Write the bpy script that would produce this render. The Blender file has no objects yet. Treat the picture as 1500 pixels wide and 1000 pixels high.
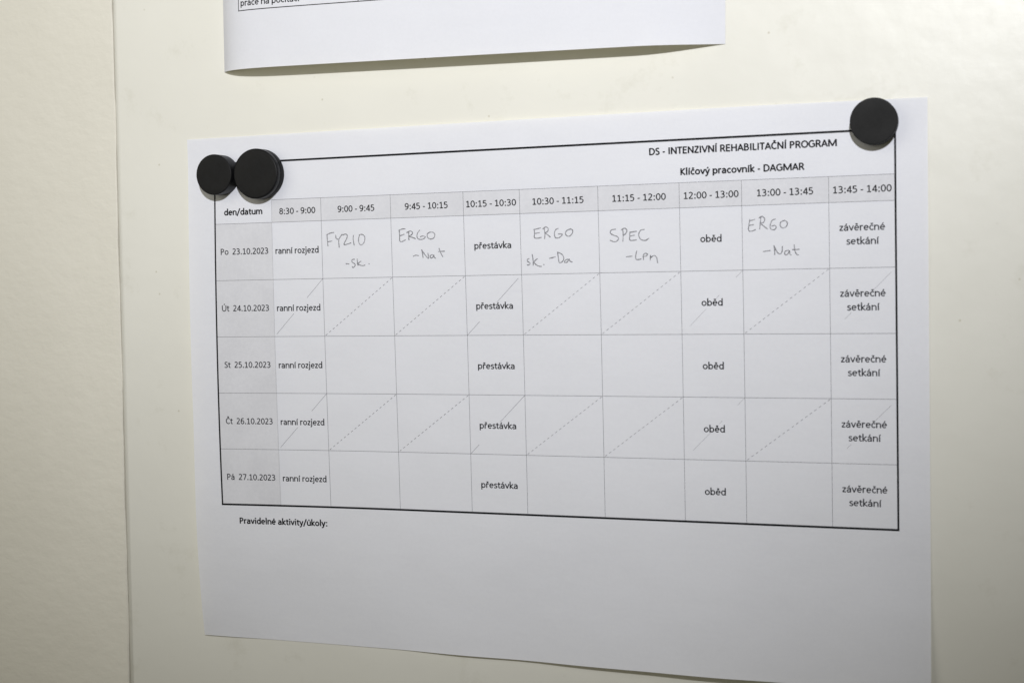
import bpy, bmesh, math, random
from mathutils import Vector, Matrix

random.seed(7)
scene = bpy.context.scene
COL = scene.collection

# ------------------------------------------------------------------ frame of reference
# Sheet coordinates in millimetres: u to the right, v down, h out of the door towards the room,
# origin at the upper left corner of the timetable.  World: x right, z up, -y into the room.
TN = math.hypot(1.0, .01863)
def W(u, v, h=0.0):
    return Vector(((u + .01863*v)/TN, -h, -(v - .01863*u)/TN))*.001
def Wd(u, v, h):
    return W(u, v, h)

# ------------------------------------------------------------------ camera
CAMP = (327.577, 51.73, 515.285)
RR = ((0.9406198, 0.0249423, 0.3385444), (-0.0028682, 0.9978453, -0.0655475), (-0.3394498, 0.0606843, 0.9386646))
cd = bpy.data.cameras.new('camera'); cam = bpy.data.objects.new('camera', cd); COL.objects.link(cam)
ex = Wd(RR[0][0], RR[0][1], -RR[0][2]).normalized()
ez = -Wd(RR[2][0], RR[2][1], -RR[2][2]).normalized()
ey = ez.cross(ex)
M = Matrix((ex, ey, ez)).transposed().to_4x4(); M.translation = W(*CAMP)
cam.matrix_world = M
cd.sensor_width = 36; cd.lens = 2069.5/1500*36; cd.clip_start = .01; cd.clip_end = 50
cd.dof.use_dof = True; cd.dof.focus_distance = .575; cd.dof.aperture_fstop = 16
scene.camera = cam

# ------------------------------------------------------------------ world and lamps
wd = bpy.data.worlds.new('World'); scene.world = wd; wd.use_nodes = True
bg = wd.node_tree.nodes['Background']; bg.inputs[0].default_value = (1.0, .95, .70, 1); bg.inputs[1].default_value = WORLD = .06

def look(o, pos, tgt):
    o.location = pos; o.rotation_euler = (tgt - pos).to_track_quat('-Z', 'Y').to_euler()
ld = bpy.data.lights.new('flash', 'SPOT'); ld.energy = 31.5; ld.color = (.975, .982, 1.0)
ld.shadow_soft_size = .014; ld.spot_size = math.radians(54.5); ld.spot_blend = 1.0
lo = bpy.data.objects.new('flash', ld); COL.objects.link(lo); look(lo, W(400, -290, 820), W(148, -123, 0))
la = bpy.data.lights.new('room_light', 'AREA'); la.energy = 2.5; la.color = (1.0, .965, .83)
la.shape = 'RECTANGLE'; la.size = .9; la.size_y = .7
lb = bpy.data.objects.new('room_light', la); COL.objects.link(lb); look(lb, W(-430, -230, 670), W(-400, -225, 0))

vs = scene.view_settings
scene.display_settings.display_device = 'sRGB'
vs.view_transform = 'Standard'; vs.look = 'None'; vs.exposure = 0; vs.gamma = 1; vs.use_curve_mapping = False

# ------------------------------------------------------------------ materials
def mat(name, col, rough=.6, spec=.5):
    m = bpy.data.materials.new(name); m.use_nodes = True
    b = m.node_tree.nodes['Principled BSDF']
    b.inputs['Base Color'].default_value = (*col, 1); b.inputs['Roughness'].default_value = rough
    b.inputs['Specular IOR Level'].default_value = spec
    return m, m.node_tree.nodes, m.node_tree.links, b
def noise(N, L, tc, scale, detail=3, rough=.5, sock='Object', vec=None):
    n = N.new('ShaderNodeTexNoise'); n.inputs['Scale'].default_value = scale
    n.inputs['Detail'].default_value = detail; n.inputs['Roughness'].default_value = rough
    if vec is not None:
        mp = N.new('ShaderNodeMapping'); mp.inputs['Scale'].default_value = vec
        L.new(tc.outputs[sock], mp.inputs[0]); L.new(mp.outputs[0], n.inputs['Vector'])
    else:
        L.new(tc.outputs[sock], n.inputs['Vector'])
    return n
def ramp(N, L, src, stops):
    r = N.new('ShaderNodeValToRGB'); e = r.color_ramp.elements
    e[0].position, e[0].color = stops[0][0], (*stops[0][1], 1)
    e[1].position, e[1].color = stops[-1][0], (*stops[-1][1], 1)
    for p, c in stops[1:-1]:
        k = e.new(p); k.color = (*c, 1)
    L.new(src, r.inputs[0]); return r
def bump(N, L, b, hsock, strength, dist, prev=None):
    k = N.new('ShaderNodeBump'); k.inputs['Strength'].default_value = strength; k.inputs['Distance'].default_value = dist
    L.new(hsock, k.inputs['Height'])
    if prev: L.new(prev.outputs[0], k.inputs['Normal'])
    L.new(k.outputs[0], b.inputs['Normal']); return k
def mul(N, L, a, b_, fac=1.0):
    m = N.new('ShaderNodeMix'); m.data_type = 'RGBA'; m.blend_type = 'MULTIPLY'; m.inputs[0].default_value = fac
    L.new(a, m.inputs[6]); L.new(b_, m.inputs[7]); return m.outputs[2]

# paper
def paper_mat(name, col, seed, through=.20):
    m, N, L, b = mat(name, col, .85, .25)
    tc = N.new('ShaderNodeTexCoord')
    n1 = noise(N, L, tc, 18, 4, .55); n2 = noise(N, L, tc, 900, 3, .6)
    n1.inputs['Distortion'].default_value = .4
    r = ramp(N, L, n1.outputs['Fac'], [(.3, tuple(c*.975 for c in col)), (.7, col)])
    r2 = ramp(N, L, n2.outputs['Fac'], [(.3, (.975, .975, .978)), (.7, (1, 1, 1))])
    L.new(mul(N, L, r.outputs[0], r2.outputs[0]), b.inputs['Base Color'])
    n3 = noise(N, L, tc, 11+seed, 3, .5); k = bump(N, L, b, n3.outputs['Fac'], .28, .010)
    n4 = noise(N, L, tc, 45, 3, .6, vec=(1, 1, 2.2)); k = bump(N, L, b, n4.outputs['Fac'], .22, .0011, k)
    bump(N, L, b, n2.outputs['Fac'], .12, .00008, k)
    # office paper lets some light through
    tr = N.new('ShaderNodeBsdfTranslucent'); tr.inputs[0].default_value = (1, .97, .80, 1)
    ms = N.new('ShaderNodeMixShader'); ms.inputs[0].default_value = through
    out = [q for q in N if q.type == 'OUTPUT_MATERIAL'][0]
    L.new(b.outputs[0], ms.inputs[1]); L.new(tr.outputs[0], ms.inputs[2]); L.new(ms.outputs[0], out.inputs['Surface'])
    return m
M_paper = paper_mat('paper', (.895, .91, 1.0), 0)
M_paper2 = paper_mat('paper_upper', (.87, .885, .975), 3)
M_back = paper_mat('paper_back', (.86, .87, .92), 1, .75)
# halftone grey of the shaded cells
M_shade, N, L, b = mat('halftone_grey', (.6, .6, .64), .85, .25)
tc = N.new('ShaderNodeTexCoord')
n = noise(N, L, tc, 700, 2, .7); n2 = noise(N, L, tc, 60, 3, .6)
r = ramp(N, L, n.outputs['Fac'], [(.3, (.665, .668, .715)), (.7, (.705, .708, .755))])
r2 = ramp(N, L, n2.outputs['Fac'], [(.3, (.93, .93, .93)), (.7, (1, 1, 1))])
L.new(mul(N, L, r.outputs[0], r2.outputs[0]), b.inputs['Base Color'])
# toner
def toner(name, c):
    m, N, L, b = mat(name, c, .6, .12)
    tc = N.new('ShaderNodeTexCoord'); n = noise(N, L, tc, 2500, 2, .6)
    r = ramp(N, L, n.outputs['Fac'], [(.35, c), (.75, tuple(x*1.5+.01 for x in c))])
    L.new(r.outputs[0], b.inputs['Base Color']); return m
M_ink = toner('toner_black', (.006, .006, .008))
M_ink2 = toner('toner_grey_print', (.03, .03, .036))
M_line = toner('toner_thin_line', (.13, .13, .145))
M_faint = toner('toner_faint_line', (.33, .33, .35))
# graphite: broken grain between pencil and paper colour
M_pencil, N, L, b = mat('pencil_graphite', (.2, .2, .22), .5, .4)
tc = N.new('ShaderNodeTexCoord'); n = noise(N, L, tc, 1800, 2, .7)
r = ramp(N, L, n.outputs['Fac'], [(.38, (.10, .10, .115)), (.68, (.46, .46, .50))])
L.new(r.outputs[0], b.inputs['Base Color'])
# door paint
M_door, N, L, b = mat('cream_enamel', (.78, .78, .70), .32, .5)
tc = N.new('ShaderNodeTexCoord')
n1 = noise(N, L, tc, 5, 4, .6); r = ramp(N, L, n1.outputs['Fac'], [(.3, (.725, .713, .655)), (.7, (.775, .765, .713))])
n2 = noise(N, L, tc, 38, 5, .7); r2 = ramp(N, L, n2.outputs['Fac'], [(.28, (.80, .79, .74)), (.42, (1, 1, 1))])
c = mul(N, L, r.outputs[0], r2.outputs[0], .5)
v = N.new('ShaderNodeTexVoronoi'); v.inputs['Scale'].default_value = 34; v.inputs['Randomness'].default_value = 1
v.voronoi_dimensions = '2D'
sx_ = N.new('ShaderNodeSeparateXYZ'); cx_ = N.new('ShaderNodeCombineXYZ'); L.new(tc.outputs['Object'], sx_.inputs[0])
L.new(sx_.outputs[0], cx_.inputs[0]); L.new(sx_.outputs[2], cx_.inputs[1]); L.new(cx_.outputs[0], v.inputs['Vector'])
r3 = ramp(N, L, v.outputs['Distance'], [(.0, (.72, .70, .63)), (.010, (.83, .81, .76)), (.020, (1, 1, 1))])
g = noise(N, L, tc, 14, 2, .5); rg = ramp(N, L, g.outputs['Fac'], [(.50, (0, 0, 0)), (.58, (1, 1, 1))])
mx = N.new('ShaderNodeMix'); mx.data_type = 'RGBA'; mx.blend_type = 'MULTIPLY'
L.new(rg.outputs[0], mx.inputs[0]); L.new(c, mx.inputs[6]); L.new(r3.outputs[0], mx.inputs[7])
L.new(mx.outputs[2], b.inputs['Base Color'])
n4 = noise(N, L, tc, 150, 3, .5); k = bump(N, L, b, n4.outputs['Fac'], .10, .0008)
n5 = noise(N, L, tc, 24, 3, .5); bump(N, L, b, n5.outputs['Fac'], .16, .004, k)
r5 = ramp(N, L, n2.outputs['Fac'], [(.3, (.42, .42, .42)), (.7, (.30, .30, .30))]); L.new(r5.outputs[0], b.inputs['Roughness'])
# plaster
M_wall, N, L, b = mat('cream_plaster', (.70, .67, .59), .9, .2)
tc = N.new('ShaderNodeTexCoord')
n1 = noise(N, L, tc, 7, 5, .6); r = ramp(N, L, n1.outputs['Fac'], [(.3, (.725, .70, .625)), (.7, (.77, .745, .672))])
L.new(r.outputs[0], b.inputs['Base Color'])
n2 = noise(N, L, tc, 120, 4, .55, vec=(1, 1, 1.5)); k = bump(N, L, b, n2.outputs['Fac'], .22, .0022)
n3 = noise(N, L, tc, 340, 3, .6); k = bump(N, L, b, n3.outputs['Fac'], .12, .0007, k)
n6 = noise(N, L, tc, 26, 3, .5); bump(N, L, b, n6.outputs['Fac'], .2, .004, k)
# magnets
def plastic(name, c, rough):
    m, N, L, b = mat(name, c, rough, .17)
    tc = N.new('ShaderNodeTexCoord'); n = noise(N, L, tc, 350, 4, .65)
    r = ramp(N, L, n.outputs['Fac'], [(.3, tuple(x*.8 for x in c)), (.8, tuple(x*1.5 for x in c))])
    L.new(r.outputs[0], b.inputs['Base Color'])
    n2 = noise(N, L, tc, 90, 3, .6); r2 = ramp(N, L, n2.outputs['Fac'], [(.3, (rough-.07,)*3), (.7, (rough+.1,)*3)])
    L.new(r2.outputs[0], b.inputs['Roughness'])
    bump(N, L, b, n.outputs['Fac'], .12, .0003); return m
M_mag = plastic('black_plastic', (.0065, .0066, .0075), .4)
M_mag2 = plastic('black_plastic_worn', (.012, .012, .0125), .62)

# ------------------------------------------------------------------ helpers
def mesh_obj(name, verts, faces, m, parent=None, smooth=False):
    me = bpy.data.meshes.new(name); me.from_pydata([tuple(v) for v in verts], [], faces); me.update()
    me.materials.append(m)
    if smooth:
        for p in me.polygons: p.use_smooth = True
    o = bpy.data.objects.new(name, me); COL.objects.link(o)
    if parent: o.parent = parent
    return o
def tag(o, label, cat=None, group=None, kind=None):
    if label: o['label'] = label
    if cat: o['category'] = cat
    if group: o['group'] = group
    if kind: o['kind'] = kind
    return o
def empty(name, loc):
    o = bpy.data.objects.new(name, None); COL.objects.link(o); o.location = loc; o.empty_display_size = .01; return o

class Sheet:
    """A curved sheet of paper: pt(u, v, e) is the point e mm in front of its face."""
    def __init__(s, name, W_, H_, f, m, nu, nv, origin):
        s.f = f; s.root = empty(name, origin(0, 0)); s.o = s.root.location.copy()
        V, F = [], []
        for layer, e in ((0, 0.0), (1, -.11)):
            for j in range(nv+1):
                for i in range(nu+1):
                    V.append(s.pt(W_*i/nu, H_*j/nv, e))
        n = (nu+1)*(nv+1); q = lambda i, j, l: l*n + j*(nu+1) + i
        for j in range(nv):
            for i in range(nu):
                F.append((q(i, j, 0), q(i, j+1, 0), q(i+1, j+1, 0), q(i+1, j, 0)))
                F.append((q(i, j, 1), q(i+1, j, 1), q(i+1, j+1, 1), q(i, j+1, 1)))
        for i in range(nu):
            F.append((q(i, 0, 0), q(i+1, 0, 0), q(i+1, 0, 1), q(i, 0, 1)))
            F.append((q(i, nv, 0), q(i, nv, 1), q(i+1, nv, 1), q(i+1, nv, 0)))
        for j in range(nv):
            F.append((q(0, j, 0), q(0, j, 1), q(0, j+1, 1), q(0, j+1, 0)))
            F.append((q(nu, j, 0), q(nu, j+1, 0), q(nu, j+1, 1), q(nu, j, 1)))
        ob = mesh_obj('paper_sheet', V, F, m, s.root)
        me = ob.data; nb = 2*nu*nv; me.materials.append(M_back)
        for k in range(1, nb, 2): me.polygons[k].material_index = 1
        for k in range(nb): me.polygons[k].use_smooth = True
        # creased border so that the cut edge stays crisp
        bm = bmesh.new(); bm.from_mesh(me)
        for e in bm.edges:
            if any(f.index >= nb for f in e.link_faces) if False else (len(e.link_faces) == 2 and e.link_faces[0].smooth != e.link_faces[1].smooth): e.smooth = False
        bm.to_mesh(me); bm.free()
    def pt(s, u, v, e=0.0):
        return s.f(u, v, e) - s.o
    def strip(s, pts, w, e, cap=0.0, step=2.5, vw=None):
        """ribbon of width w mm along a polyline, lying e mm proud of the paper"""
        P = [Vector(pts[0])]
        for a, b_ in zip(pts, pts[1:]):
            a, b_ = Vector(a), Vector(b_); n = max(1, int((b_-a).length/step))
            for k in range(1, n+1): P.append(a + (b_-a)*k/n)
        V, F = [], []
        for i, p in enumerate(P):
            a = P[max(0, i-1)]; c = P[min(len(P)-1, i+1)]; t = (c-a)
            t = t.normalized() if t.length > 1e-6 else Vector((1, 0))
            nrm = Vector((-t.y, t.x)); ww = w if vw is None else w*vw[i % len(vw)]
            if cap and i == 0: p = p - t*cap
            if cap and i == len(P)-1: p = p + t*cap
            for sg in (-1, 1):
                q = p + nrm*sg*ww/2; V.append(s.pt(q.x, q.y, e))
        for i in range(len(P)-1): F.append((2*i, 2*i+1, 2*i+3, 2*i+2))
        return V, F
def join(parts):
    V, F = [], []
    for v, f in parts:
        k = len(V); V += v; F += [tuple(x+k for x in g) for g in f]
    return V, F

# ------------------------------------------------------------------ lettering: the built-in face re-proportioned to the narrow humanist face of the print
ADV = dict(zip('abcdefghijklmnopqrstuvwxyz', [981,1076,866,1076,1019,625,964,1076,470,490,931,470,1636,1076,1080,1076,1076,714,801,686,1076,925,1464,887,927,809]))
ADV.update(zip('ABCDEFGHIJKLMNOPQRSTUVWXYZ', [1185,1114,1092,1260,1000,941,1292,1276,516,653,1064,861,1751,1322,1356,1058,1376,1112,941,998,1314,1162,1822,1063,998,959]))
for ch in '0123456789': ADV[ch] = 1038
ADV.update({' ': 463, '-': 627, '.': 517, ':': 548, '/': 791})
BASE = {'á':'a','í':'i','ý':'y','é':'e','ě':'e','ř':'r','č':'c','ú':'u','š':'s','ž':'z','Ú':'U','Í':'I','Č':'C'}
for k, v_ in BASE.items(): ADV[k] = ADV[v_]
def arc(cx, cy, rx, ry, a0, a1, n=14):
    return [(cx+rx*math.cos(math.radians(a0+(a1-a0)*k/n)), cy+ry*math.sin(math.radians(a0+(a1-a0)*k/n))) for k in range(n+1)]
def spl(*P):
    Q = [P[0]] + list(P) + [P[-1]]; out = []
    for i in range(1, len(Q)-2):
        p0, p1, p2, p3 = (Vector(q) for q in Q[i-1:i+3])
        for k in range(4):
            t = k/4; out.append(tuple(.5*((2*p1) + (p2-p0)*t + (2*p0-5*p1+4*p2-p3)*t*t + (3*p1-p0-3*p2+p3)*t**3)))
    out.append(tuple(P[-1])); return out
def seg(*P): return [[P[i], P[i+1]] for i in range(len(P)-1)]
ring = lambda cx, cy, rx, ry: [arc(cx, cy, rx, ry, 0, 360, 20)]
arch = lambda x0, x1: [[(x0, .30)] + arc((x0+x1)/2+.01, .30, (x1-x0)/2-.01, .125, 160, 0, 10) + [(x1, 0)]]
stem = lambda x, y0, y1: [[(x, y0), (x, y1)]]
dot = lambda x, y: [[(x, y-.05), (x, y+.05)]]
bowlP = [[(.1, .6), (.24, .6)] + arc(.25, .448, .17, .152, 88, -88, 10) + [(.24, .296), (.1, .296)]]
G = {
 'a': [spl((.075, .385), (.2, .43), (.325, .39), (.372, .30), (.372, .15), (.372, 0)), spl((.372, .262), (.22, .26), (.105, .21), (.075, .13), (.12, .045), (.2, .03), (.3, .07), (.372, .14))],
 'b': stem(.09, 0, .70) + ring(.268, .232, .172, .197), 'c': [arc(.258, .232, .178, .197, 48, 312)],
 'd': stem(.435, 0, .70) + ring(.257, .232, .172, .197),
 'e': [arc(.255, .232, .178, .197, 5, 312, 18), [(.08, .245), (.43, .245)]],
 'i': stem(.115, 0, .466) + dot(.115, .61), 'j': [spl((.12, .466), (.12, .2), (.12, -.06), (.08, -.15), (-.01, -.155))] + dot(.12, .61),
 'k': stem(.09, 0, .70) + seg((.40, .45), (.12, .235), (.42, .01)), 'l': stem(.115, 0, .70),
 'm': stem(.09, 0, .466) + arch(.09, .40) + arch(.40, .71), 'n': stem(.09, 0, .466) + arch(.09, .435),
 'o': ring(.263, .232, .187, .197), 'p': stem(.09, -.17, .466) + ring(.268, .232, .172, .197),
 'r': stem(.09, 0, .466) + [spl((.09, .31), (.15, .40), (.23, .43), (.32, .41))],
 's': [spl((.32, .40), (.21, .43), (.1, .385), (.1, .3), (.2, .24), (.31, .19), (.325, .1), (.25, .035), (.16, .03), (.05, .06))],
 't': [spl((.15, .57), (.15, .3), (.15, .12), (.2, .04), (.31, .035)), [(.025, .425), (.31, .425)]],
 'u': [[(.09, .466), (.09, .16)] + arc(.2625, .16, .1725, .125, 180, 350, 10), [(.435, 0), (.435, .466)]],
 'v': seg((.04, .46), (.226, .02), (.412, .46)), 'y': seg((.04, .46), (.226, .03)) + [spl((.415, .46), (.3, .18), (.2, -.07), (.12, -.15), (.03, -.15))],
 'z': seg((.05, .425), (.34, .425), (.06, .04), (.35, .04)),
 'A': seg((.04, .01), (.29, .61), (.54, .01)) + [[(.12, .2), (.46, .2)]],
 'B': stem(.1, 0, .634) + [[(.1, .6), (.22, .6)] + arc(.25, .475, .15, .125, 88, -88, 8) + [(.1, .35)], [(.24, .35)] + arc(.27, .193, .18, .157, 88, -88, 8) + [(.1, .036)]],
 'C': [arc(.315, .317, .25, .285, 48, 312, 18)], 'D': stem(.1, 0, .634) + [[(.1, .6), (.22, .6)] + arc(.25, .317, .30, .283, 85, -85, 14) + [(.22, .034), (.1, .034)]],
 'E': stem(.1, 0, .634) + [[(.1, .6), (.43, .6)], [(.1, .335), (.41, .335)], [(.1, .036), (.435, .036)]],
 'G': [arc(.33, .317, .26, .285, 48, 300, 18) , [(.46, .07), (.555, .1), (.555, .31)], [(.38, .31), (.59, .31)]],
 'H': stem(.1, 0, .634) + stem(.523, 0, .634) + [[(.1, .335), (.523, .335)]], 'I': stem(.126, 0, .634),
 'K': stem(.1, 0, .634) + seg((.46, .62), (.13, .325), (.49, .01)), 'L': stem(.1, 0, .634) + [[(.1, .036), (.4, .036)]],
 'M': stem(.1, 0, .634) + stem(.755, 0, .634) + seg((.12, .61), (.427, .05), (.735, .61)),
 'N': stem(.1, 0, .634) + stem(.545, 0, .634) + [[(.11, .61), (.535, .03)]], 'O': ring(.331, .317, .27, .285),
 'P': stem(.1, 0, .634) + bowlP, 'R': stem(.1, 0, .634) + bowlP + [[(.25, .30), (.36, .2), (.49, 0)]],
 'S': [spl((.39, .57), (.27, .605), (.13, .56), (.1, .45), (.2, .355), (.33, .28), (.385, .17), (.33, .06), (.2, .03), (.06, .07))],
 'T': stem(.243, 0, .6) + [[(.02, .6), (.467, .6)]], 'U': [[(.095, .634), (.095, .24)] + arc(.32, .24, .225, .21, 180, 360, 12) + [(.545, .634)]],
 'V': seg((.03, .63), (.283, .02), (.535, .63)), 'Z': seg((.05, .6), (.42, .6), (.05, .036), (.43, .036)),
 '0': ring(.253, .317, .18, .285), '1': [[(.09, .51), (.26, .60)], [(.26, .62), (.26, .036)], [(.09, .036), (.43, .036)]],
 '2': [spl((.08, .55), (.17, .6), (.28, .6), (.37, .53), (.37, .42), (.28, .28), (.07, .05)), [(.05, .036), (.43, .036)]],
 '3': [spl((.08, .575), (.2, .605), (.33, .57), (.37, .47), (.31, .37), (.17, .335)), spl((.17, .335), (.33, .3), (.40, .2), (.36, .09), (.24, .03), (.14, .03), (.06, .06))],
 '4': stem(.35, 0, .62) + seg((.34, .60), (.05, .17), (.48, .17)),
 '5': seg((.38, .6), (.115, .6), (.105, .35)) + [spl((.105, .36), (.2, .375), (.32, .35), (.395, .26), (.38, .13), (.28, .04), (.17, .03), (.06, .055))],
 '6': [spl((.40, .59), (.3, .605), (.17, .54), (.09, .38), (.085, .2))] + ring(.255, .2, .17, .17), '7': seg((.05, .6), (.43, .6), (.18, .01)),
 '8': ring(.253, .465, .145, .137) + ring(.253, .18, .175, .148), '9': ring(.25, .43, .17, .175) + [spl((.42, .43), (.41, .25), (.33, .1), (.22, .03), (.1, .035))],
 '-': [[(.05, .235), (.255, .235)]], '.': dot(.126, .05), ':': dot(.134, .05) + dot(.134, .40), '/': [[(.02, -.1), (.36, .68)]],
}
def accent(k, cx, dy):
    return [[(cx-.02, .52+dy), (cx+.07, .635+dy)]] if k == 'a' else [[(cx-.085, .635+dy), (cx, .54+dy)], [(cx, .54+dy), (cx+.085, .635+dy)]]
for ch, (b_, k, cx, dy) in {'á': ('a', 'a', .22, 0), 'í': ('l', 'a', .115, 0), 'ý': ('y', 'a', .23, 0), 'é': ('e', 'a', .25, 0), 'ú': ('u', 'a', .26, 0), 'ě': ('e', 'c', .25, 0), 'ř': ('r', 'c', .19, 0),
                       'č': ('c', 'c', .26, 0), 'Ú': ('U', 'a', .32, .16), 'Í': ('I', 'a', .126, .16), 'Č': ('C', 'c', .31, .16)}.items():
    base = stem(.115, 0, .466) if ch == 'í' else G[b_]
    G[ch] = base + accent(k, cx, dy)
_cache = {}
def glyph(ch, bold):
    if (ch, bold) in _cache: return _cache[ch, bold]
    w = .150 if bold else .114; V, F = [], []
    isdot = ch in '.:ij'
    for st in G[ch]:
        P = [Vector(p) for p in st]; closed = (P[0]-P[-1]).length < 1e-5
        short = len(P) == 2 and (P[1]-P[0]).length < .11
        k0 = len(V); n = len(P)
        for i, p in enumerate(P):
            a = P[i-1] if i else (P[-2] if closed else P[0]); c = P[i+1] if i < n-1 else (P[1] if closed else P[-1])
            t = (c-a).normalized(); nr = Vector((-t.y, t.x)); ww = w
            if short and isdot: ww = w*1.15
            # strokes near the horizontal print slightly thinner
            else: ww = w*(1 - .14*abs(t.x))
            cap = .012 if not closed else 0
            q = p - t*cap if i == 0 else (p + t*cap if i == n-1 else p)
            V += [tuple(q+nr*ww/2), tuple(q-nr*ww/2)]
        for i in range(n-1): F.append((k0+2*i, k0+2*i+1, k0+2*i+3, k0+2*i+2))
    _cache[ch, bold] = (V, F); return V, F
def text(sheet, s, u0, u1, v, m, bold=False, em=3.88, e=.05, slope=0.0, label=None):
    sp = .012 if bold else 0; x = 0; parts = []
    tot = sum(ADV[c]/2048 + sp for c in s) - .12
    kx = (u1-u0)/tot
    for c in s:
        if c != ' ':
            V, F = glyph(c, bold)
            parts.append(([sheet.pt(u0 + (x + gx - .06)*kx, v - gy*em, e) for gx, gy in V], F))
        x += ADV[c]/2048 + sp
    V, F = join(parts)
    o = mesh_obj('printed_text', V, F, m, sheet.root)
    if label: o['label'] = label
    return o

# ------------------------------------------------------------------ setting: plaster wall and painted door leaf
SEAM = (-37.2)/1000          # x of the joint
def wall_grid(name, x0, x1, z0, z1, y0, depth, m):
    V = [(x0, y0, z0), (x1, y0, z0), (x1, y0, z1), (x0, y0, z1), (x0, y0+depth, z0), (x1, y0+depth, z0), (x1, y0+depth, z1), (x0, y0+depth, z1)]
    F = [(0, 1, 2, 3), (5, 4, 7, 6), (1, 5, 6, 2), (4, 0, 3, 7), (3, 2, 6, 7), (4, 5, 1, 0)]
    return mesh_obj(name, V, F, m)
# seam wanders a little, as hand-filled plaster does
V, F = [], []
NZ = 160; ZB, ZT = -.62, .52
for i in range(NZ+1):
    z = ZB + (ZT-ZB)*i/NZ
    wob = .00018*math.sin(z*61+1) + .00012*math.sin(z*173) + .00008*math.sin(z*390+2)
    for x, y in ((-.70, .0006), (-.2, .0006), (SEAM-.003, .0006), (SEAM-.0006+wob, .0006), (SEAM-.0001+wob, .0010), (SEAM+wob, .0030), (SEAM+wob, .06), (-.70, .06)):
        V.append((x, y, z))
for i in range(NZ):
    for k in range(8):
        a = i*8+k; b2 = i*8+(k+1) % 8; F.append((a, b2, b2+8, a+8))
F.append(tuple(range(7, -1, -1))); F.append(tuple(NZ*8+k for k in range(8)))
wall = mesh_obj('wall', V, F, M_wall); tag(wall, 'rough cream plaster wall beside the smooth panel', kind='structure')
# door leaf with a rounded edge along the joint
prof = []
X0 = SEAM+.0003
R_ = .0028
prof.append((X0, .040)); prof.append((X0, .0022))
for k in range(0, 9):
    t = k/8; x = X0 + R_*t; y = .0011*(1-t)**2.2; prof.append((x, y))
prof += [(.30, 0), (.80, 0), (.80, .040)]
V, F = [], []
for z in (-.62, .52):
    for x, y in prof: V.append((x, y, z))
n = len(prof)
for k in range(n): F.append((k, (k+1) % n, (k+1) % n + n, k+n))
F.append(tuple(range(n-1, -1, -1))); F.append(tuple(range(n, 2*n)))
door = mesh_obj('door_panel', V, F, M_door)
for p in door.data.polygons:
    if 1 <= p.index <= 8: p.use_smooth = True
tag(door, 'smooth glossy cream metal door panel behind both sheets of paper', 'door panel')

# ------------------------------------------------------------------ the timetable sheet
ZC = [(0,1,-1.55),(0,2,1.0),(0,3,1.137),(1,0,-.665),(1,1,.155),(1,2,2.202),(1,3,1.545),(2,0,2.602),(2,1,2.004),(2,2,-2.272),(3,0,-1.913),(3,1,-2.238)]
def sag(u, v):
    U = (u-150)/150; V_ = (v-100)/100
    z = sum(c*U**i*V_**j for i, j, c in ZC)
    # small waves of the loose lower edge
    k = max(0, (v-150)/60)
    z += k*k*(.40*math.sin(u/15.0+.6) + .26*math.sin(u/8.3))
    z -= .35 + 2.4*max(0, 1-u/70)*k*k - 2.2*max(0, min(1, (u-50)/110))*k*k + 2.0*max(0, (u-245)/52)*k*k
    return .28 + .5*(z + math.sqrt(z*z + .25))
def main_pt(u, v, e=0.0):
    return W(u, v, sag(u, v) + e)
def outline(u, v, e=0.0):
    return main_pt(u, v, e)
def corner_pt(u, v, e=0.0):   # the printed sheet sits a hair askew of its print at the top left corner
    k = max(0, 1-u/60)*max(0, 1-v/120)
    k2 = max(0, (u-200)/97)*max(0, (v-120)/90)
    return main_pt(u - 1.1*k - 1.3*max(0, 1-u/60)*max(0, (v-120)/90), v + .5*max(0, 1-v/60)*max(0, (u-240)/57) - 0*k2, e)
timetable = Sheet('timetable_sheet', 297, 210, corner_pt, M_paper, 110, 80, W)
timetable.f = main_pt
tag(timetable.root, 'landscape printed timetable with pencil notes and thick black border, held by magnets', 'paper sheet')

COLS = [11.9, 38.47, 60.99, 91.79, 122.88, 146.15, 177.49, 208.72, 231.82, 262.98, 286.01]
ROWS = [26.56, 35.79, 59.17, 82.56, 105.94, 129.33, 152.71]
YF = 10.83
def cell(u0, u1, v0, v1):
    nu = max(2, int((u1-u0)/3)); nv = max(2, int((v1-v0)/3)); V, F = [], []
    for j in range(nv+1):
        for i in range(nu+1): V.append(timetable.pt(u0+(u1-u0)*i/nu, v0+(v1-v0)*j/nv, .02))
    for j in range(nv):
        for i in range(nu):
            a = j*(nu+1)+i; F.append((a, a+nu+1, a+nu+2, a+1))
    return mesh_obj('shaded_cell', V, F, M_shade, timetable.root, True)
for i in range(1, 10): cell(COLS[i]+.05, COLS[i+1]-.05, ROWS[0]+.05, ROWS[1]-.05)
for j in range(1, 6): cell(COLS[0]+.05, COLS[1]-.05, ROWS[j]+.05, ROWS[j+1]-.05)
def line(pts, w, m, name='grid_line', e=.035, label=None):
    V, F = timetable.strip(pts, w, e); o = mesh_obj(name, V, F, m, timetable.root)
    if label: o['label'] = label
    return o
line([(COLS[1], ROWS[0]), (COLS[10], ROWS[0])], .15, M_line)
for j in range(1, 6): line([(COLS[0], ROWS[j]), (COLS[10], ROWS[j])], .15, M_line)
for i in range(1, 10):
    line([(COLS[i], ROWS[0]), (COLS[i], ROWS[6])], .14 if i > 1 else .13, M_faint if i == 1 else M_line)
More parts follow.
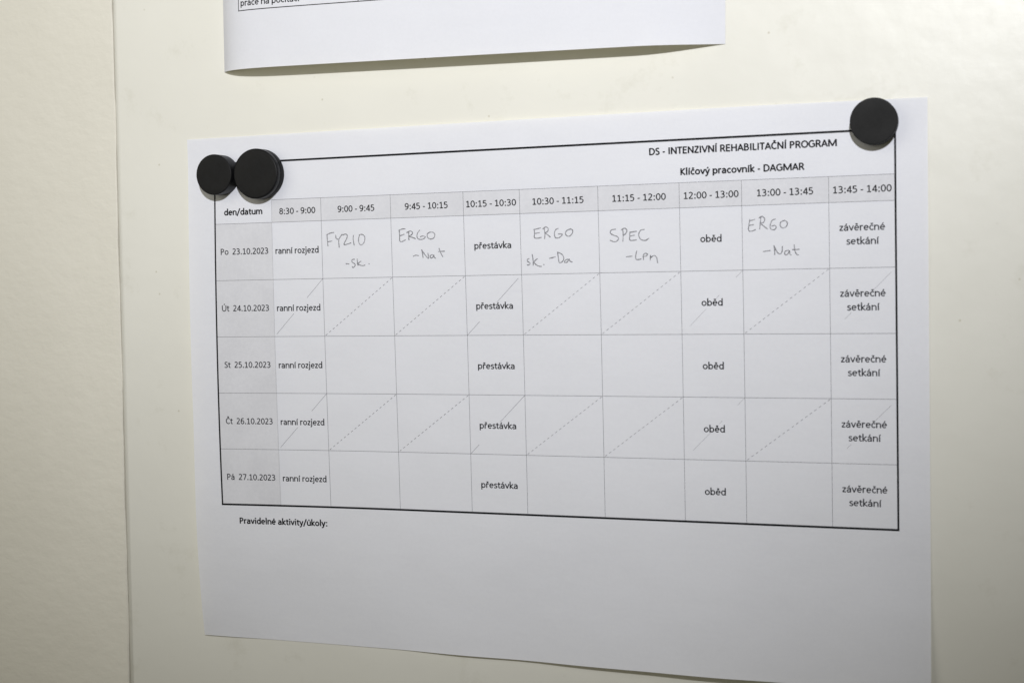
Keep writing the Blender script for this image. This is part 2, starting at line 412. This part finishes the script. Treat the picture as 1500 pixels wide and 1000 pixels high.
V, F = join([timetable.strip([(COLS[0], YF), (COLS[10], YF)], .78, .045, .37), timetable.strip([(COLS[0], ROWS[6]), (COLS[10], ROWS[6])], .78, .045, .37),
             timetable.strip([(COLS[0], YF+.39), (COLS[0], ROWS[6]-.39)], .68, .045), timetable.strip([(COLS[10], YF+.39), (COLS[10], ROWS[6]-.39)], .68, .045)])
o = mesh_obj('table_border', V, F, M_ink, timetable.root); o['label'] = 'thick black printed border around the timetable'

# diagonals of the second and fourth day
SEG = {(2,1): [(0,.33),(.6,.96)], (2,4): [(.06,.45),(.77,1)], (2,7): [(0,.11),(.38,.43),(.6,.87)], (2,9): [(.07,.36),(.52,.56),(.68,.78)],
       (4,1): [(0,.31),(.6,.96)], (4,4): [(0,.45),(.84,1)], (4,7): [(0,.12),(.37,.42),(.55,.85)], (4,9): [(.09,.36),(.7,.77)]}
for row in (2, 4):
    for c_ in range(1, 10):
        a = Vector((COLS[c_+1], ROWS[row])); b_ = Vector((COLS[c_], ROWS[row+1])); d = b_-a
        if (row, c_) in SEG:
            parts = [timetable.strip([a+d*t0, a+d*t1], .12, .04) for t0, t1 in SEG[row, c_]]
            V, F = join(parts); mesh_obj('diagonal_line', V, F, M_faint if c_ in (7, 9) else M_line, timetable.root)
        else:
            n = int(d.length/2.0); parts = []
            for k in range(n):
                t0 = (k+.22)/n; t1 = (k+.70)/n
                parts.append(timetable.strip([a+d*t0, a+d*t1], .15, .04))
            V, F = join(parts); mesh_obj('dashed_line', V, F, M_ink2 if c_ < 5 else M_line, timetable.root)

T = lambda s, u0, u1, v, **k: text(timetable, s, u0, u1, v, k.pop('m', M_ink), **k)
T('den/datum', 16.43, 34.06, 32.2, bold=True)
for s, u0, u1 in (('8:30 - 9:00', 42.14, 58.3), ('9:00 - 9:45', 68.6, 84.7), ('9:45 - 10:15', 98.1, 116.3), ('10:15 - 10:30', 124.1, 144.6), ('10:30 - 11:15', 151.4, 171.8),
                  ('11:15 - 12:00', 183.1, 203.5), ('12:00 - 13:00', 210.4, 230.6), ('13:00 - 13:45', 237.4, 257.5), ('13:45 - 14:00', 264.5, 284.6)):
    T(s, u0, u1, 32.6)
for k, (day, a_, b_) in enumerate((('Po  23.10.2023', 14.5, 36.5), ('Út  24.10.2023', 14.6, 36.2), ('St  25.10.2023', 15.2, 36.1), ('Čt  26.10.2023', 15.1, 36.2), ('Pá  27.10.2023', 14.6, 36.4))):
    v = 48.55 + 23.44*k
    T(day, a_, b_, v - .05, m=M_ink2)
    T('ranní rozjezd', 39.95, 59.35, v + .1)
    T('přestávka', 127.1, 142.2, v + .3)
    T('oběd', 216.45, 224.1, v + .05)
    T('závěrečné', 266.7, 282.2, v - 2.6, m=M_ink2)
    T('setkání', 269.1, 280.0, v + 2.3, m=M_ink2)
T('DS - INTENZIVNÍ REHABILITAČNÍ PROGRAM', 197.76, 265.93, 15.9, bold=True, label='bold printed heading at the top right of the timetable')
T('Klíčový pracovník - DAGMAR', 209.43, 254.34, 23.75, bold=True)
T('Pravidelné aktivity/úkoly:', 19.45, 59.03, 160.7, bold=True)

# pencil notes
HAND = {
    'fyzio': [[[63.4,41.5],[63.5,43.7],[63.7,46.1]],[[63.4,41.5],[65.0,40.9],[66.5,40.7]],[[63.7,44.4],[65.6,44.1]],[[67.3,41.8],[67.5,43.2],[68.4,43.5]],[[70.2,41.5],[69.3,42.6],[68.6,43.9],[68.7,46.8]],[[70.4,41.9],[71.5,41.5],[72.4,41.9],[72.2,43.2],[70.9,45.7],[74.0,45.1]],[[75.2,42.1],[75.0,43.5],[75.4,46.1]],[[77.9,42.0],[77.4,43.6],[77.6,45.4],[78.6,46.0],[79.8,45.0],[80.2,43.2],[79.6,42.1],[78.3,41.8],[77.8,42.1]]],
    'sk': [[[71.5,53.4],[72.9,53.5]],[[75.3,51.7],[74.4,51.8],[74.1,52.6],[75.3,53.5],[75.6,54.1],[74.7,55.0],[74.2,54.6]],[[76.5,51.5],[76.6,53.2],[76.8,54.2]],[[78.2,52.5],[76.8,53.6],[78.6,54.3],[79.9,54.1]],[[81.6,53.6],[81.8,53.7]]],
    'ergo1': [[[95.3,40.7],[95.4,42.8],[95.4,44.9],[96.5,45.1],[97.9,44.5]],[[95.1,40.7],[96.7,40.2],[97.9,40.2]],[[95.5,42.9],[97.4,42.3]],[[99.4,41.2],[99.3,44.2],[99.5,44.5]],[[98.5,41.7],[100.0,41.1],[101.0,41.7],[100.4,42.7],[99.2,43.2],[100.8,43.6],[102.2,44.2]],[[104.1,40.9],[103.1,42.1],[102.9,43.7],[103.9,44.5],[105.5,44.4],[106.4,43.6],[105.3,43.2],[104.3,43.5]],[[108.4,41.8],[107.3,42.5],[107.4,43.8],[108.6,44.5],[110.0,44.1],[110.5,42.9],[109.8,41.9],[108.3,41.8]]],
    'nat1': [[[101.0,51.1],[102.0,50.7],[103.3,50.9]],[[104.7,48.6],[105.0,50.2],[105.2,51.7]],[[104.8,48.8],[106.2,50.8],[107.5,52.1],[107.3,50.0]],[[109.4,50.6],[108.3,51.0],[108.4,51.9],[109.3,51.7],[109.8,50.8],[109.9,51.6],[110.5,52.1]],[[112.1,48.2],[112.8,50.1],[113.6,51.6]],[[111.8,49.5],[114.4,49.4]]],
    'ergo2': [[[151.8,42.1],[151.9,43.5],[151.8,45.1],[153.1,45.4],[154.6,45.1]],[[151.6,42.1],[154.4,41.5]],[[151.9,43.6],[153.9,43.3]],[[155.8,41.6],[156.1,43.7],[155.9,45.7]],[[155.3,41.9],[156.5,41.2],[157.5,41.9],[157.1,43.0],[156.3,43.5],[157.3,44.3],[158.2,45.1]],[[161.5,41.9],[160.3,42.5],[159.9,44.0],[160.3,45.4],[161.8,45.4],[163.1,44.2],[161.5,44.0]],[[166.6,42.3],[165.1,42.7],[164.3,43.7],[164.8,44.8],[166.0,44.9],[167.1,43.8],[167.1,42.6],[166.1,42.2]]],
    'skda': [[[149.4,53.1],[148.7,53.4],[148.8,54.2],[149.7,54.8],[149.4,55.5],[148.6,55.5]],[[150.7,51.5],[151.0,53.6],[151.0,55.7]],[[152.7,53.2],[151.4,54.5],[152.8,55.9],[154.3,56.2]],[[155.2,55.5],[155.4,55.6]],[[157.6,53.2],[160.0,52.7]],[[161.0,50.9],[161.2,53.0],[161.6,55.0],[162.9,54.4],[163.4,53.2],[162.7,51.8],[161.0,50.9]],[[164.9,53.7],[163.8,54.2],[163.8,54.9],[164.8,54.7],[165.5,53.6],[165.8,54.4],[166.7,54.8]]],
    'spec': [[[184.1,42.9],[182.5,43.1],[182.0,44.2],[183.2,45.1],[184.8,45.7],[185.1,46.7],[183.8,47.6],[181.9,47.0]],[[186.8,42.8],[187.0,45.0],[186.8,47.5]],[[186.3,43.2],[187.6,42.6],[188.5,43.5],[187.9,44.7],[186.9,45.3]],[[189.6,44.1],[189.5,45.9],[189.7,47.2],[192.1,47.1]],[[189.6,44.2],[192.2,43.9]],[[189.6,45.6],[191.4,45.3]],[[195.2,43.3],[193.8,43.6],[193.0,45.1],[193.6,46.8],[195.4,47.4],[196.9,46.6]]],
    'lpn': [[[188.0,53.3],[190.3,53.1]],[[192.1,51.2],[191.6,53.3],[191.9,54.4],[193.7,54.3]],[[194.4,53.4],[195.8,53.1],[196.2,52.5],[195.3,52.2],[194.6,52.9],[194.6,54.5]],[[197.3,53.0],[197.2,54.9]],[[197.2,54.0],[198.6,53.1],[199.6,53.7],[200.0,55.8]]],
    'ergo3': [[[234.7,40.8],[234.3,42.8],[234.2,44.8],[235.3,45.1],[236.7,44.6]],[[234.5,41.4],[236.5,40.9]],[[234.3,43.0],[236.0,42.8]],[[238.7,40.1],[238.5,42.1],[238.2,44.4]],[[238.0,40.5],[239.1,39.9],[240.1,40.8],[239.7,42.0],[238.7,42.5],[239.7,43.4],[241.0,44.5]],[[243.9,41.0],[242.7,41.5],[242.0,43.3],[242.3,44.6],[243.5,44.8],[244.2,44.0],[243.7,43.3],[242.6,43.5]],[[246.7,41.7],[245.7,42.4],[245.8,43.8],[246.8,44.3],[247.9,43.7],[248.2,42.4],[247.3,41.6],[246.7,41.8]]],
    'nat3': [[[239.3,52.6],[241.9,52.3]],[[243.2,50.5],[243.5,52.1],[243.5,53.8]],[[243.3,50.6],[244.4,52.9],[245.5,53.6],[246.2,52.6],[246.3,50.9]],[[248.5,52.3],[247.2,52.8],[247.3,54.0],[248.3,53.6],[248.8,52.5],[248.9,53.6],[249.4,54.1]],[[250.5,50.4],[250.8,52.7],[251.5,54.0],[252.1,54.1]],[[249.9,52.2],[252.3,52.1]]],
}

def smooth(P, n=5):
    if len(P) < 3: return P
    Q = [P[0]] + P + [P[-1]]; out = []
    for i in range(1, len(Q)-2):
        p0, p1, p2, p3 = (Vector(q) for q in Q[i-1:i+3])
        for k in range(n):
            t = k/n
            out.append(.5*((2*p1) + (p2-p0)*t + (2*p0-5*p1+4*p2-p3)*t*t + (3*p1-p0-3*p2+p3)*t**3))
    out.append(Vector(P[-1])); return out
NOTES = {'fyzio': 'FYZIO', 'sk': '-sk.', 'ergo1': 'ERGO', 'nat1': '-Nat', 'ergo2': 'ERGO', 'skda': 'sk. -Da', 'spec': 'SPEC', 'lpn': '-Lpn', 'ergo3': 'ERGO', 'nat3': '-Nat'}
for key, strokes in HAND.items():
    parts = []
    for st in strokes:
        P = smooth([Vector(p) for p in st])
        vw = [random.uniform(.75, 1.2) for _ in range(13)]
        parts.append(timetable.strip(P, .38, .055, .1, step=.8, vw=vw))
    V, F = join(parts)
    o = mesh_obj('handwriting', V, F, M_pencil, timetable.root); o['label'] = 'pencilled note reading ' + NOTES[key]

# ------------------------------------------------------------------ the sheet above
ang = math.atan2(3.8, 208.4); ca, sa = math.cos(ang), math.sin(ang)
BL = (18.0, -26.7)
def upper_pt(s_, t_, e=0.0):
    # s_ 0..210 across, t_ 0..297 down from the top edge; bottom edge lifts off the door
    h_ = 297 - t_
    rise = 1 - math.exp(-max(s_, 0)/8.0)
    fall = max(0.0, min(1.0, (210 - s_)/34.0)); fall = math.sin(fall*math.pi/2)**1.1*(1 - .12*max(0, (s_-120)/90))
    lift = 8.0*rise*fall*(1 - .35*min(1, h_/200))
    s2 = s_*(208.6/210)
    u = BL[0] + s2*ca + h_*sa; v = BL[1] + s2*sa - h_*ca
    return W(u, v, .25 + lift + e)
upper = Sheet('printed_sheet', 210, 297, upper_pt, M_paper2, 90, 60, lambda a, b_: W(BL[0], BL[1]))
tag(upper.root, 'plain white sheet above the timetable, its lower edge curling off the panel', 'paper sheet')
def up_line(pts, w):
    V, F = upper.strip(pts, w, .04, w/2); return mesh_obj('table_line', V, F, M_ink, upper.root)
# E: local coordinates of the table corner
LX, BY, DX = 10.6, 297-23.4, 65.6
up_line([(LX, BY), (201, BY)], .34)
up_line([(LX, BY-.17), (LX, 150)], .32)
up_line([(DX, BY-.17), (DX, 150)], .3)
up_line([(LX+.17, BY-9.5), (201, BY-9.5)], .3)
text(upper, 'práce na počítači', LX+1.3, LX+28.9, BY-1.8, M_ink)

# ------------------------------------------------------------------ magnets
def magnet(name, u, v, r, h, bev, m, groove=False, tilt=0):
    base = min(sag(u+dx*r*.8, v+dy*r*.8) for dx, dy in ((0, 0), (1, 0), (-1, 0), (0, 1), (0, -1)))
    base = max(sag(u+dx*r*.7, v+dy*r*.7) for dx, dy in ((0, 0), (1, 0), (-1, 0), (0, 1), (0, -1))) + .02
    base = base - .1
    prof = [(0, 0), (r*.97, 0), (r, .25)]
    if groove:
        prof += [(r, h*.50), (r*.988, h*.53), (r*.988, h*.56), (r, h*.60)]
    prof += [(r, h-bev)]
    for k in range(1, 6):
        a = k/5*math.pi/2; prof.append((r-bev+bev*math.cos(a), h-bev+bev*math.sin(a)))
    prof += [(r*.6, h+.02), (0, h+.03)]
    n = 72; V, F = [], []
    for j, (rr, hh) in enumerate(prof):
        for i in range(n):
            a = 2*math.pi*i/n; V.append((rr*math.cos(a)*.001, -hh*.001, rr*math.sin(a)*.001))
    for j in range(len(prof)-1):
        for i in range(n):
            F.append((j*n+i, j*n+(i+1) % n, (j+1)*n+(i+1) % n, (j+1)*n+i))
    o = mesh_obj(name, V, F, m, None, True)
    bm = bmesh.new(); bm.from_mesh(o.data); bmesh.ops.remove_doubles(bm, verts=bm.verts, dist=1e-7); bmesh.ops.recalc_face_normals(bm, faces=bm.faces)
    for e_ in bm.edges:
        if len(e_.link_faces) == 2 and e_.calc_face_angle(0) > math.radians(38): e_.smooth = False
    bm.to_mesh(o.data); bm.free()
    o.location = W(u, v, base); o.rotation_euler = (0, tilt, 0)
    return o
mg = 'round black magnets holding the timetable'
tag(magnet('round_magnet', 15.6, 15.6, 8.3, 6.6, .35, M_mag), 'smaller black round magnet at the left end of the touching pair', 'magnet', mg)
tag(magnet('round_magnet', 34.6, 16.0, 10.2, 5.9, .7, M_mag, True), 'large black round magnet with chamfered rim, right one of the touching pair', 'magnet', mg)
tag(magnet('round_magnet', 279.2, 8.2, 8.1, 5.6, .3, M_mag2), 'dull dark grey round magnet alone at the upper right corner of the timetable', 'magnet', mg)
